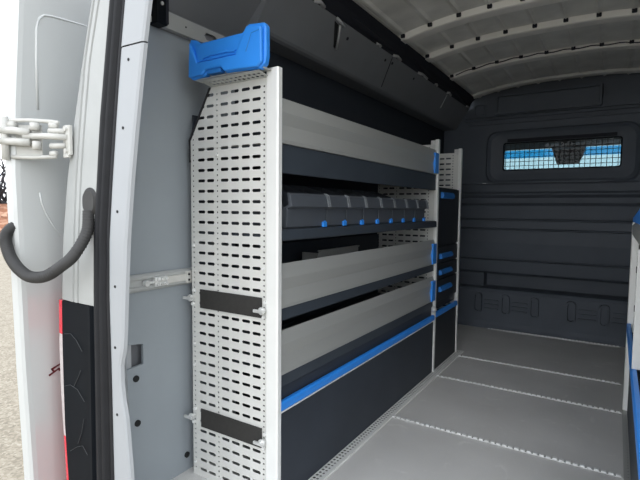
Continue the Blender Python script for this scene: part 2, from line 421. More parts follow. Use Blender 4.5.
# ------------------------------------------------------------------ cab beyond the window
mb = MB(); mb.pxx([(4.35, 1.86), (4.8, 1.86), (5.40, 1.635), (5.42, 1.675), (4.82, 1.90), (4.35, 1.90)], -1.36, .52); mb.box((-1.36, 4.35, .0), (-1.33, 5.6, 1.86)); mb.box((.49, 4.35, .0), (.52, 5.6, 1.86)); mb.box((-1.36, 4.35, .3), (.52, 6.5, .34)); mb.box((-1.36, 6.45, .3), (.52, 6.5, 1.12))
struct(mb.build('trim_8', 'lining'), 'dark cab interior beyond the partition')
mb = MB(); mb.pxx([(5.40, 1.66), (6.48, 1.12), (6.476, 1.115), (5.396, 1.655)], -1.30, .46); sc = struct(mb.build('window_2', 'glass'), 'windscreen of the cab seen through the grille')
mb = MB()
def wsy(z): return 5.40 + (1.66-z)/.54*1.08
mb.pxx([(wsy(1.635)-.012, 1.635), (wsy(1.57)-.012, 1.57), (wsy(1.57)-.009, 1.565), (wsy(1.635)-.009, 1.630)], -1.29, .45); mb.build('sun_band', 'tint', sc)
t = thing('cab_silhouette', (-.45, 5.30, 1.50), 'dark tapered headrest-like shape hanging in the cab, seen through the window grille', 'silhouette')  # headrest-like silhouette, given a stem to hang from the cab roof
mb = MB(); mb.py([(-.590, 1.64), (-.275, 1.64), (-.295, 1.55), (-.335, 1.458), (-.530, 1.458), (-.555, 1.55)], 5.26, 5.31); mb.build('housing', 'black', t, bevel=.01)
mb = MB(); mb.box((-.575, 5.245, 1.605), (-.29, 5.262, 1.622)); mb.build('highlight_strip', 'cablewhite', t, bevel=.004)  # bright highlight at the top, put in as a pale strip
mb = MB(); mb.box((-.50, 5.27, 1.62), (-.38, 5.30, 1.71)); mb.build('stem', 'black', t)

# ------------------------------------------------------------------ floor rails
fr = None
yl = [(2.045, 'bright studded floor strip nearest the rear doors'), (2.707, 'bright studded floor strip beside the middle racking post'), (3.165, 'bright studded floor strip beside the far racking post'), (4.035, 'bright studded floor strip at the foot of the partition step')]
for i, (y, l) in enumerate(yl):
    t = thing('floor_strip', (-.40, y, 0), l, 'floor rail', 'studded strips across the floor')
    mb = MB(); mb.box((-.868, y-.007, .0), (.066, y+.007, .0025)); mb.build('strip', 'zinc', t)
    mb = MB(); k = 0; x = -.862
    while x < .062:
        mb.box((x-.008, y-.007+(k % 2)*.003, .002), (x+.008, y+.004+(k % 2)*.003, .0085)); x += .024; k += 1
    mb.build('studs', 'stud', t, kind='stuff')

# ------------------------------------------------------------------ left racking
rack = thing('shelving_rack', (FX, 1.2, 0), 'silver and slate van racking with perforated end panel along the left wall', 'shelving')
XL = -1.303
YE = 1.190
cols = [(XL, -1.301, None, 0), (-1.301, -1.281, 'dot', .0068), (-1.281, -1.272, None, 0), (-1.272, -1.228, 'slot', .035), (-1.228, -1.184, 'slot', .036), (-1.184, -1.162, 'dot', .0068), (-1.162, -1.116, 'slot', .037),
        (-1.116, -1.067, 'slot', .037), (-1.067, -1.020, 'slot', .037), (-1.020, -.975, 'slot', .037), (-.975, -.957, 'dot', .0072), (-.957, FX, None, 0)]
mb = MB()
perforated(mb, lambda a, b: (a, YE, b), cols, 0, 1.412, .03666, 1.2756 - .03666*34)
# cut the sloping upper rear corner
n = Vector((1.412-1.235, 0, -(-1.199-XL))).normalized()
bmesh.ops.bisect_plane(mb.bm, geom=mb.bm.verts[:]+mb.bm.edges[:]+mb.bm.faces[:], plane_co=(XL, YE, 1.235), plane_no=(-n.x, 0, -n.z), clear_outer=True)
ep = mb.build('end_panel', 'panel', rack, solid=.0018)
# dark rubber edging of the sloping corner
mb = MB(); mb.tube([(XL-.004, YE+.001, 1.16), (XL-.005, YE+.001, 1.236), (-1.205, YE+.001, 1.410)], .0055, 6); mb.build('edge_trim', 'rubber', rack)
# flange leaning towards the rear, carrying the blue box
mb = MB()
def fl(a, b): return (a, YE - b, 1.412 + b*.17)
perforated(mb, lambda a, b: fl(b, a), [(0, .006, None, 0), (.006, .024, 'dot', .0125), (.024, .042, 'dot', .0125), (.042, .052, None, 0)], -1.198, -.945, .038, -1.19)
mb.build('top_flange', 'tray', rack, solid=.002)
# front post of the end panel
mb = MB(); mb.pz([(-.951, YE-.008), (FX-.002, YE-.010), (FX+.002, YE-.006), (FX+.002, YE+.012), (FX-.003, YE+.012), (FX-.005, YE+.002), (-.951, YE-.001)], 0, 1.437); mb.build('post', 'alu', rack, bevel=.0015)
# screws along the dots and rivets
def screws(parent, xs_zs, y, r=.0045):
    for x, z in xs_zs:
        m2 = MB(); m2.cyl((x, y-.006, z), (x, y, z), r, 10); m2.build('rivet', 'stud', parent)
screws(rack, [(-1.291, .86), (-1.291, .50), (-1.291, .42), (-1.291, .05), (-1.173, 1.18), (-.966, 1.12), (-.966, .80), (-.966, .48), (-.966, .40), (-.966, 1.05)], YE-.001)
# black plates with wing knobs
for z0, tilt in ((.6365, 0), (.1945, 0)):
    m2 = MB(); m2.box((-1.257, YE-.007, z0), (-.972, YE-.003, z0+.068)); pl = m2.build('cover_plate', 'plate', rack, bevel=.001)
    for x, dz in ((-1.291, .035), (-.960, .028)):
        m3 = MB(); m3.cyl((x, YE-.004, z0+dz), (x, YE-.030, z0+dz), .008, 12); m3.cyl((x, YE-.018, z0+dz), (x, YE-.024, z0+dz), .013, 12)
        m3.box((x-.026, YE-.034, z0+dz-.005), (x+.014, YE-.026, z0+dz+.005)); m3.build('wing_bolt', 'zinc', pl, bevel=.0015)
        m3 = MB(); m3.cyl((x+.004, YE-.002, z0+dz+.026), (x+.004, YE-.012, z0+dz+.026), .0055, 10); m3.build('screw', 'stud', pl); m3 = MB(); m3.cyl((x-.002, YE-.002, z0+dz-.024), (x-.002, YE-.012, z0+dz-.024), .0055, 10); m3.build('screw', 'stud', pl)
# two far perforated panels with posts
Y2, Y3 = 2.755, 3.235
for Y in (Y2, Y3):
    mb = MB(); perforated(mb, lambda a, b: (a, Y, b), cols[1:], 0, 1.385, .03666, 1.2756-.03666*34)
    mb.build('perforated_divider', 'panel', rack, solid=.0018)
    mb = MB(); mb.pz([(FX-.022, Y-.012), (FX-.004, Y-.014), (FX, Y-.010), (FX, Y+.012), (FX-.005, Y+.012), (FX-.005, Y-.004), (FX-.022, Y-.004)], 0, 1.412); mb.build('post', 'alu', rack, bevel=.0015)
    mb = MB(); mb.box((FX-.050, Y-.010, 1.372), (FX-.022, Y-.004, 1.408)); mb.build('corner_bracket', 'zinc', rack)
# trays
Ya, Yb = YE+.013, Y2-.016
def tray(name, zt, zc, zb, zs, zs2=None):
    m2 = MB()
    m2.py([(FX-.022, zt-.004), (FX-.020, zt), (FX-.014, zt), (FX-.002, zc), (FX-.010, (zc+zb)/2+.01), (FX-.004, zb+.012), (FX-.006, zb), (XL+.02, zb), (XL+.02, zb+.006), (FX-.014, zb+.006), (FX-.016, (zc+zb)/2), (FX-.008, zc)], Ya, Yb)
    tr = m2.build('shelf_tray', 'tray', rack, bevel=.001)
    m2 = MB(); m2.box((FX-.028, Ya, zs), (FX-.012, Yb, zb-.0015)); m2.box((XL+.02, Ya, zb-.016), (FX-.028, Yb, zb-.002)); m2.build('tray_fascia', 'slate', tr, bevel=.001)
    m2 = MB(); m2.box((XL+.02, Ya, zb+.0065), (FX-.02, Yb, zb+.010)); m2.build('tray_mat', 'slate', tr)
    m2 = MB(); m2.box((FX-.012, Yb-.062, zb+.004), (FX+.004, Yb+.000, zt-.022)); m2.build('end_cap', 'blue', tr, bevel=.003)
    m2 = MB(); m2.box((XL+.012, Ya, zb), (XL+.02, Yb, min(zt+.02, 1.245))); m2.build('tray_back', 'slate', tr)
    return tr
tray('shelf_tray', 1.350, 1.303, 1.206, 1.112)
tray('shelf_tray', .817, .770, .670, .628)
t3 = tray('shelf_tray', .594, .551, .447, .404)
mb = MB(); mb.box((FX-.030, Ya, .325), (FX-.020, Yb, .403)); mb.build('tray_fascia', 'lower', rack)
# divider board of the bin shelf
mb = MB(); mb.py([(FX-.004, .892), (FX, .896), (FX-.001, .926), (FX-.01, .930), (XL+.02, .930), (XL+.02, .892)], Ya, Yb); mb.build('bin_shelf', 'slate', rack, bevel=.0015)
# back board in the near-black that holds the recess shade
mb = MB(); mb.box((XL-.006, Ya, .93), (XL, Y2-.45, 1.33)); mb.build('back_board', 'ledge', rack)
# bright blue profile and lower board
mb = MB(); mb.py([(FX-.016, .329), (FX-.002, .327), (FX+.001, .333), (FX+.001, .352), (FX-.004, .359), (FX-.016, .359)], Ya-.01, Yb+.004); mb.build('blue_profile', 'blue', rack, bevel=.002)
mb = MB(); mb.box((FX-.012, Ya, .322), (FX-.001, Yb, .3265)); mb.build('profile_lip', 'alu', rack)
mb = MB(); mb.box((FX-.018, Ya-.002, .008), (FX-.006, Yb, .328)); mb.build('lower_board', 'lower', rack, bevel=.001)
mb = MB(); mb.cyl((FX-.004, Yb-.03, .402), (FX+.014, Yb-.03, .402), .017, 14); mb.cyl((FX+.012, Yb-.03, .402), (FX+.022, Yb-.03, .402), .008, 10); mb.build('knob', 'zinc', rack)
# floor rail of the racking
mb = MB(); perforated(mb, lambda a, b: (a, b, .006), [(-.916, -.910, None, 0), (-.910, -.894, 'dot', .0125), (-.894, -.880, 'dot', .0105), (-.880, -.868, None, 0)], 1.10, 3.28, .042, 1.11)
mb.box((-.870, 1.10, 0), (-.867, 3.28, .006)); mb.build('base_rail', 'alu', rack, solid=.0015)
mb = MB(); mb.box((-.913, 1.10, 0), (-.871, 3.28, .003)); mb.build('base_rail_core', 'hole', rack)

# separate folded divider lying on the middle tray
mb = MB(); mb.loft([[(-1.075, 1.62, .681), (-1.075, 1.70, .812), (-1.075, 2.06, .812), (-1.075, 2.06, .681)], [(-1.079, 1.62, .681), (-1.079, 1.70, .812), (-1.079, 2.06, .812), (-1.079, 2.06, .681)]], True, True)
mb.box((-1.085, 1.70, .812), (-1.068, 2.06, .818)); mb.box((-1.20, 1.75, .681), (-1.079, 1.755, .80)); mb.box((-1.20, 2.055, .681), (-1.079, 2.06, .80))
T(mb.build('folded_divider', 'tray', bevel=.001), 'loose folded aluminium divider with a slanting end standing in the tray below the bins', 'divider')

# ------------------------------------------------------------------ bins
bounds = [1.240, 1.490, 1.6415, 1.793, 1.9445, 2.096, 2.2475, 2.399, 2.5505]
words = ['wide dark storage bin next to the perforated end panel', 'narrow dark bin directly beside the wide one', 'third dark bin counted from the end panel', 'fourth dark bin counted from the end panel',
         'fourth dark bin counted back from the middle post', 'third dark bin counted back from the middle post', 'dark bin before the last one at the middle post', 'last dark bin, closest to the middle post']
def make_bin(W, label):
    t = thing('storage_bin', (FX, 0, .930), label, 'storage bin', 'storage bins on the racking')
    g = .004
    m2 = MB()
    # front wall: recessed lower face with projecting label hood above
    m2.py([(FX-.016, .931), (FX-.010, .936), (FX-.008, .998), (FX+.012, 1.004), (FX+.004, 1.043), (FX-.006, 1.050), (FX-.010, 1.046), (FX-.004, 1.010), (FX-.018, 1.004), (FX-.020, .931)], g, W-g)
    m2.box((-1.22, g, .931), (FX-.02, W-g, .936)); m2.box((-1.225, g, .931), (-1.218, W-g, 1.10))
    m2.py([(-1.22, .931), (FX-.017, .931), (FX-.014, 1.0), (FX-.05, 1.015), (-1.22, 1.10)], g, g+.003)
    m2.py([(-1.22, .931), (FX-.017, .931), (FX-.014, 1.0), (FX-.05, 1.015), (-1.22, 1.10)], W-g-.003, W-g)
    m2.build('bin_body', 'bin', t, bevel=.0012)
    m2 = MB(); m2.py([(FX+.0005, 1.004), (FX+.016, 1.004), (FX+.006, 1.046), (FX-.008, 1.054)], W-.020, W-.013); m2.py([(FX+.0005, 1.004), (FX+.016, 1.004), (FX+.006, 1.046), (FX-.008, 1.054)], W-.007, W-.001); m2.build('label_holder_rib', 'ribgrey', t)
    m2 = MB(); m2.box((FX-.010, W-.030, .931), (FX-.002, W-.004, .950)); m2.box((FX-.006, W-.024, .950), (FX-.003, W-.010, .954)); m2.build('release_tab', 'blue', t, bevel=.0015)
    return t
b0 = make_bin(bounds[1]-bounds[0], words[0]); b0.location.y = bounds[0]
b1 = make_bin(.1515, words[1]); b1.location.y = bounds[1]
for i in range(2, 8): dup(b1, (0, bounds[i]-bounds[1], 0), words[i])

# ------------------------------------------------------------------ drawer cabinet
cab = thing('drawer_cabinet', (FX, 3.0, .34), 'narrow black cabinet with blue-handled drawers between the two far posts', 'cabinet')
ca, cb = Y2+.030, Y3-.016
mb = MB(); mb.box((-1.27, ca, .375), (FX-.022, cb, 1.135)); mb.build('body', 'cab', cab, bevel=.002)
mb = MB(); mb.box((FX-.022, ca+.002, .775), (FX-.008, cb-.002, 1.130)); d = mb.build('door', 'cab', cab, bevel=.003)
def handle(par, z, h=.032):
    m2 = MB(); m2.py([(FX-.008, z-h/2), (FX+.010, z-h/2+.004), (FX+.014, z), (FX+.004, z+h/2), (FX-.008, z+h/2)], ca+.04, ca+.27); m2.build('handle', 'bluedk', par, bevel=.003)
handle(d, 1.085, .040)
for z0, z1 in ((.665, .765), (.565, .660), (.425, .560)):
    mb = MB(); mb.box((FX-.022, ca+.002, z0+.003), (FX-.008, cb-.002, z1)); d = mb.build('drawer', 'cab', cab, bevel=.003)
    handle(d, {.665: .708, .565: .607, .425: .502}[z0], .034)
mb = MB(); mb.py([(FX-.016, .338), (FX-.002, .336), (FX+.001, .342), (FX+.001, .362), (FX-.004, .369), (FX-.016, .369)], ca-.001, cb+.003); mb.build('blue_profile', 'blue', cab, bevel=.002)
mb = MB(); mb.box((FX-.018, ca, .008), (FX-.006, cb, .342)); mb.build('lower_board', 'cab', cab, bevel=.001)

# ------------------------------------------------------------------ blue box on the end panel
bb = thing('blue_holder', (-1.08, 1.15, 1.43), 'bright blue plastic holder box on top of the perforated end panel', 'holder')
YF, YK = 1.125, 1.160
mb = MB()
mb.py([(-1.235, 1.428), (-1.175, 1.434), (-1.165, 1.446), (-1.095, 1.446), (-1.085, 1.432), (-.940, 1.424), (-.922, 1.436), (-.917, 1.46), (-.917, 1.548), (-.926, 1.560), (-.985, 1.566), (-.998, 1.560), (-1.012, 1.545), (-1.20, 1.545), (-1.222, 1.560), (-1.243, 1.566), (-1.250, 1.55), (-1.252, 1.44)], YF+.012, YK)
mb.build('shell', 'blue', bb, bevel=.006, seg=3)
mb = MB()
mb.prism([(-1.243, 1.435), (-1.18, 1.436), (-1.165, 1.450), (-1.095, 1.450), (-1.08, 1.434), (-.945, 1.428), (-.925, 1.44), (-.925, 1.545), (-.985, 1.555), (-1.03, 1.478), (-1.20, 1.478), (-1.235, 1.55)], lambda a, b, t: (a, t + (1.43-b)*.02, b), YF, YF+.014)
mb.build('front_face', 'blue', bb, bevel=.005, seg=3)
mb = MB(); mb.py([(-1.205, 1.482), (-1.03, 1.482), (-.998, 1.538), (-1.215, 1.538)], YF+.008, YF+.013); mb.build('recess', 'blue', bb, bevel=.003)
mb = MB(); mb.py([(-1.03, 1.494), (-1.07, 1.498), (-1.075, 1.503), (-1.14, 1.503), (-1.145, 1.498), (-1.18, 1.494), (-1.175, 1.488), (-1.14, 1.492), (-1.075, 1.492), (-1.04, 1.488)], YF+.003, YF+.010); mb.build('finger_grip', 'blue', bb, bevel=.002)
mb = MB(); mb.tube([(-.985, YF-.001, 1.478), (-.962, YF-.001, 1.530), (-.932, YF-.001, 1.534)], .0022, 6); mb.build('crease', 'bluedk', bb)
mb = MB(); mb.box((-1.16, YF+.006, 1.436), (-1.10, YF+.03, 1.450)); mb.build('latch', 'bluedk', bb, bevel=.002)
mb = MB(); mb.box((-1.23, YF+.02, 1.427), (-.93, YK+.02, 1.431)); mb.build('carrier', 'tray', bb)

# ------------------------------------------------------------------ wall rail and clamp at the rear end of the racking
wr = thing('lashing_rail', (XW, 1.05, .745), 'pale lashing rail on the grey wall between the pillar and the end panel', 'rail')
mb = MB(); mb.py([(XW, .716), (XW+.010, .716), (XW+.018, .724), (XW+.018, .732), (XW+.012, .736), (XW+.012, .754), (XW+.018, .758), (XW+.018, .766), (XW+.010, .774), (XW, .774)], .84, 1.30); mb.build('rail', 'body_in', wr, bevel=.001)
cl = thing('rail_clamp', (XW+.03, 1.10, .745), 'zinc clamp arm fixing the end panel to the lashing rail', 'clamp')
mb = MB(); mb.box((XW+.014, 1.085, .731), (XW+.022, 1.215, .757)); mb.box((XW+.016, 1.175, .722), (XW+.026, 1.218, .766)); mb.build('arm', 'hinge', cl, bevel=.003)
mb = MB(); mb.box((XW+.013, 1.035, .728), (XW+.028, 1.09, .760)); 
for dy in (1.045, 1.062, 1.08):
    for z in (.735, .753): mb.cyl((XW+.02, dy, z), (XW+.036, dy, z), .006, 8)
mb.build('clamp_block', 'zinc', cl, bevel=.002)
mb = MB(); mb.cyl((XW+.02, 1.01, .744), (XW+.02, 1.045, .744), .005, 8); mb.cyl((XW+.018, 1.0, .744), (XW+.034, 1.0, .744), .010, 10); mb.build('bolt', 'zinc', cl)
for y in (1.185, 1.205):
    for z in (.734, .754):
        m2 = MB(); m2.cyl((XW+.0255, y, z), (XW+.0275, y, z), .0045, 8); m2.build('bolt_hole', 'hole', cl)

# ------------------------------------------------------------------ rear corner: pillar, seal, painted frame
tA = [(-.6, -1.485), (.2, -1.492), (.55, -1.495), (.71, -1.49), (.893, -1.475), (1.08, -1.442), (1.256, -1.395), (1.42, -1.346), (1.58, -1.294)]
tG = [(-.6, -1.39), (.72, -1.394), (.897, -1.381), (1.077, -1.362), (1.25, -1.333), (1.416, -1.301), (1.57, -1.251)]
tB = [(-.6, -1.297), (.17, -1.297), (.54, -1.292), (.73, -1.29), (.90, -1.283), (1.07, -1.261), (1.24, -1.24), (1.40, -1.211), (1.556, -1.183)]
tC = [(-.6, -1.207), (.2, -1.207), (.56, -1.209), (.74, -1.212), (.905, -1.206), (1.07, -1.186), (1.235, -1.163), (1.39, -1.14), (1.54, -1.114)]
tD = [(-.6, -1.127), (.22, -1.127), (.42, -1.148), (.47, -1.165), (.55, -1.165), (.61, -1.148), (.75, -1.138), (.908, -1.125), (1.07, -1.103), (1.227, -1.077), (1.377, -1.049), (1.52, -1.018)]
zs = [-.6+.05*i for i in range(53)]
# painted frame, exterior corner
rows = []
for z in [.706] + [q for q in zs if q >= .72]:
    A, G, B = interp(tA, z), interp(tG, z), interp(tB, z)
    w = G-A
    rows.append([(A+.05, .93, z), (A+.004, .86, z), (A, .835, z), (A+.004, .822, z), (A+.010, .814, z), (A+.018, .812, z), (A+.024, .804, z), (A+w*.80, .799, z), (G-.004, .797, z), (G, .804, z), (G+.005, .798, z), (G+.018, .798, z), (G+.022, .805, z), (G+.027, .799, z), (B+.01, .798, z), (B+.03, .83, z)])
mb = MB(); r0 = rows[0]; mb.loft(rows); tr = struct(mb.build('trim_9', 'body_in', solid=.002), 'painted rear corner of the van body with fine grooves')
rows = []
for z in [q for q in zs if q <= .68] + [.704]:
    A, B = interp(tA, z), interp(tB, z)
    rows.append([(A+.05, .95, z), (A+.03, .86, z), (A+.035, .83, z), (B+.01, .82, z), (B+.03, .83, z)])
mb = MB(); mb.loft(rows); struct(mb.build('trim_10', 'gap', solid=.002), 'dark recess behind the tail light')
# white pillar
def pillar_row(z):
    C, D = interp(tC, z), interp(tD, z)
    return [(C-.03, .83, z), (C-.004, .805, z), (C+.004, .797, z), (C+.012, .795, z), (D-.010, .797, z), (D-.003, .800, z), (D, .808, z), (D-.012, .815, z), (D-.10, .875, z), (XW-.03, .96, z)]
zz = [q for q in zs if q < 1.42] + [1.4195]
mb = MB(); mb.loft([pillar_row(z) for z in zz if z <= 1.42]); pil = struct(mb.build('trim_11', 'pillar', solid=.002), 'pale painted inner pillar at the rear opening')
mb = MB(); mb.loft([[(x+(.001 if i < 8 else 0), y-.002, z) for i, (x, y, z) in enumerate(pillar_row(z))] for z in [1.4225+.04*i for i in range(16)]]); mb.build('upper_section', 'pillar', pil, solid=.002)
for z in (1.385, 1.21, .985, .775, .60, .405):
    C, D = interp(tC, z), interp(tD, z); x = C + (D-C)*.42
    m2 = MB(); m2.cyl((x, .7965, z), (x, .7935, z), .0042, 8); m2.build('screw_hole', 'hole', pil)
# rubber seal
rows = []
for z in zs:
    B, C = interp(tB, z), interp(tC, z); w = C-B
    P = [(0, .825), (.0, .803), (.06, .796), (.16, .792), (.27, .794), (.33, .801), (.38, .796), (.50, .790), (.60, .794), (.64, .806), (.70, .808), (.76, .801), (.86, .798), (.96, .800), (1.0, .808), (1.0, .825)]
    rows.append([(B + w*a, y, z) for a, y in P])
mb = MB(); mb.loft(rows, False); T(mb.build('door_seal', 'rubber', smooth=True, solid=.001), 'black rubber door seal running down the rear opening', 'seal')

# tail light
tl = thing('tail_light', (-1.40, .80, .1), 'black-backed red and clear tail light below the painted rear corner', 'tail light')
rows = []
zb = [.7035, .70, .6, .45, .3, .2, .1, 0, -.1, -.3]
for z in zb:
    A, B = interp(tA, z), interp(tB, z)
    a = A+.030 + (.0 if z > .3 else (.3-z)*.06 )
    rows.append([(a, .83, z), (a, .800, z), (a+.006, .795, z), (B-.030, .799, z), (B-.024, .792, z), (B-.012, .792, z), (B-.008, .800, z), (B-.002, .800, z), (B, .82, z)])
mb = MB(); mb.loft(rows, True, True); mb.build('housing', 'black', tl)
def lens(z0, z1, m, nm):
    rows = []; n = 8
    for i in range(n+1):
        z = z0 + (z1-z0)*i/n; A = interp(tA, z)
        a = A+.030 + (.0 if z > .3 else (.3-z)*.06 )
        l = A - .006 + (0 if z > .42 else (.42-z)*.05)
        rows.append([(a, .798, z), (a, .832, z), (l, .832, z), (l+.004, .808, z), (l+.016, .800, z)])
    mb = MB(); mb.loft(rows, True, True); return mb.build(nm, m, tl, smooth=False, bevel=.002)
rows = []
for z in [.703-.092*i for i in range(12)]:
    A = interp(tA, z); a = A+.030 + (.0 if z > .3 else (.3-z)*.06); l = A - .006 + (0 if z > .42 else (.42-z)*.05)
    rows.append([(a, .833, z), (a, 1.06, z), (l+.012, 1.06, z), (l-.004, .92, z), (l, .833, z)])
mb = MB(); mb.loft(rows, True, True); mb.build('side_lens', 'red', tl, bevel=.002)
lens(.595, .703, 'red', 'red_lens'); lens(.262, .5945, 'clear', 'clear_lens'); lens(-.3, .2615, 'red', 'red_lens')
for pts in ([(-1.455, .43), (-1.42, .442), (-1.38, .435), (-1.345, .405)], [(-1.40, .44), (-1.375, .475), (-1.36, .50)], [(-1.43, .225), (-1.39, .25), (-1.36, .262), (-1.335, .24)], [(-1.385, .262), (-1.365, .30), (-1.35, .35)], [(-1.445, .60), (-1.41, .606), (-1.38, .59), (-1.35, .56)]):
    m2 = MB(); m2.tube([(x, .7945, z) for x, z in pts], .0009, 6); m2.build('moulded_line', 'mark', tl)

# hinge
H0, H1 = Vector((-1.400, .790, 0)), Vector((-1.560, .690, 0))
def hp(t_, z, off=0): p = H0.lerp(H1, t_); return (p.x + off*.53, p.y - off*.85, z)
def build_hinge(dr):
    mb = MB(); mb.tube([hp(.10, 1.246), hp(.20, 1.249), hp(.55, 1.253), (hp(.88, 1.252))], .0065, 8)
    mb.box((-1.408, .786, 1.150), (-1.372, .796, 1.238)); mb.box((-1.405, .784, 1.143), (-1.380, .795, 1.152))
    hg = mb.build('door_hinge', 'hinge', dr, bevel=.002); hg['label'] = 'cream painted folding hinge'
    for z in (1.163, 1.226):
        m2 = MB(); m2.cyl((-1.388, .790, z), (-1.388, .780, z), .0065, 10); m2.build('bolt', 'hinge', hg)
    def part(nm, pts, r, m='hinge', n=10):
        m2 = MB(); m2.tube(pts, r, n); m2.build(nm, m, hg, smooth=True, bevel=0)
    part('pin', [hp(-.06, 1.160, .004), hp(-.06, 1.238, .004)], .009)
    part('link', [hp(-.05, 1.202, .010), hp(.25, 1.205, .012), hp(.62, 1.205, .012)], .0095)
    part('link', [hp(-.02, 1.178, .006), hp(.22, 1.177, .006)], .0085)
    part('link', [hp(-.02, 1.220, .006), hp(.24, 1.221, .006)], .0085)
    part('cradle_arm', [hp(.15, 1.146), hp(.55, 1.143), hp(.86, 1.145)], .0060)
    part('cradle_arm', [hp(.12, 1.238), hp(.24, 1.238)], .010)
    part('cradle_arm', [hp(.14, 1.156), hp(.24, 1.154)], .009)
    part('cradle_arm', [hp(.78, 1.238), hp(.90, 1.240)], .012)
    part('arm', [hp(.52, 1.214, .014), hp(.75, 1.220, .016), hp(1.0, 1.222, .012)], .0110)
    part('arm', [hp(.52, 1.186, .014), hp(.75, 1.188, .016), hp(1.0, 1.190, .012)], .0110)
    part('knuckle', [hp(.46, 1.222, .008), hp(.46, 1.244, .008)], .013)
    part('knuckle', [hp(.44, 1.166, .008), hp(.44, 1.190, .008)], .012)
    part('knuckle', [hp(.94, 1.135, .006), hp(.94, 1.262, .006)], .011)
    m2 = MB(); m2.loft([[hp(.40, 1.150, -.008), hp(.40, 1.240, -.008), hp(.86, 1.240, -.008), hp(.86, 1.150, -.008)], [hp(.40, 1.150, -.012), hp(.40, 1.240, -.012), hp(.86, 1.240, -.012), hp(.86, 1.150, -.012)]], True, True); m2.build('back_plate', 'hinge', hg)
    m2 = MB(); m2.box((-1.66, .655, 1.165), (-1.555, .670, 1.235)); m2.build('door_bracket', 'hinge', hg, bevel=.004)
    m2 = MB(); m2.box((-1.585, .650, 1.238), (-1.562, .665, 1.254)); m2.build('spacer', 'black', hg)

# ------------------------------------------------------------------ open rear door, folded along the side
dr = thing('rear_door', (-1.56, .72, -.5), 'white rear van door swung open along the left side of the van', 'door')
d0 = Vector((-1.530, .705)); dd = Vector((-.20, .98)).normalized(); nn = Vector((dd.y, -dd.x))   # along the door, towards the body
def dp(s_, t_, z): p = d0 + dd*s_ + nn*t_; return (p.x, p.y, z)
def edge_off(z):       # hinge-side edge wanders a little with height
    return interp([(-.6, .035), (.15, .025), (.5, .012), (.7, .008), (1.1, 0), (1.3, .008), (1.6, .03), (2.2, .06)], z)
rows = []
zd = [-.55+.05*i for i in range(56)]
for z in zd:
    e = edge_off(z)
    rows.append([dp(e+.004, -.042, z), dp(e-.002, -.034, z), dp(e, -.012, z), dp(e+.006, -.003, z), dp(e+.020, 0, z), dp(.10, .003, z), dp(.30, .005, z), dp(.95, .004, z), dp(1.30, .0, z), dp(1.31, -.02, z), dp(1.30, -.042, z)])
mb = MB(); mb.loft(rows, True, True); mb.build('door_panel', 'white', dr, smooth=False)
build_hinge(dr)
# pressed window recess outlined by a soft step
def ridge(pts, r, m='white', nm='pressed_line'):
    mb = MB(); mb.tube(pts, r, 8); return mb.build(nm, m, dr, smooth=True)
arc = [(.082, 1.30), (.083, 1.45), (.086, 1.545), (.096, 1.580), (.113, 1.597), (.14, 1.604), (.20, 1.612), (.264, 1.620), (.45, 1.63)]
ridge([dp(s_, .0012, z) for s_, z in arc], .0045)
arc = [(.080, 1.04), (.086, 1.01), (.098, .978), (.125, .934), (.15, .904), (.22, .87), (.45, .86)]
ridge([dp(s_, .0015, z) for s_, z in arc], .0035)
# mirrored mark near the tail light, a reflection drawn as solid strokes
mb = MB()
for pts in ([(.098, .466), (.134, .474), (.134, .469), (.104, .460)], [(.098, .466), (.104, .466), (.112, .455), (.106, .453)], [(.090, .449), (.128, .460), (.130, .455), (.093, .443)], [(.124, .460), (.131, .460), (.136, .450), (.130, .448)]):
    mb.prism(pts, lambda a, b, t: dp(a, t, b), .0035, .0045)
mb.build('reflected_mark', 'reflmark', dr)

# ------------------------------------------------------------------ conduit
cd = thing('cable_conduit', (-1.31, .78, 1.0), 'black corrugated conduit looping from the body to the open door', 'hose')
mb = MB()
rows = []
for y, sc_ in ((.795, 1.15), (.790, 1.15), (.786, 1.0), (.782, .90)):
    rows.append([(-1.282 + (x+1.282)*sc_, y+.006, 1.012 + (z-1.012)*sc_) for x, z in rrect(-1.322, -1.262, .975, 1.048, .029)])
mb.loft(rows, True, True); mb.build('grommet', 'hose', cd, smooth=False)
ctrl = [(-1.290, .790, .985), (-1.285, .780, .925), (-1.294, .745, .861), (-1.321, .72, .827), (-1.363, .70, .800), (-1.420, .688, .795), (-1.473, .684, .812), (-1.520, .684, .842), (-1.546, .684, .88), (-1.556, .688, .910), (-1.556, .706, .932), (-1.560, .748, .950)]
def catmull(P, n=14):
    P = [Vector(p) for p in P]; P = [2*P[0]-P[1]] + P + [2*P[-1]-P[-2]]; out = []
    for i in range(1, len(P)-2):
        for k in range(n):
            t_ = k/n; a, b, c, d = P[i-1:i+3]
            out.append(.5*((2*b)+(c-a)*t_+(2*a-5*b+4*c-d)*t_*t_+(3*b-a-3*c+d)*t_**3))
    out.append(P[-2]); return out
cp = catmull(ctrl, 24)
N_ = len(cp)
NR = N_
rad = [.0162 + (.0014*math.sin(i*2.1) if not (.17 < i/N_ < .30) else .0003) for i in range(N_)]
rad = [r_ if i < N_-20 else r_*(1-.28*(i-N_+20)/20) for i, r_ in enumerate(rad)]
mb = MB(); mb.tube(cp, .015, 14, rad); mb.build('corrugated_tube', 'hose', cd, smooth=True)

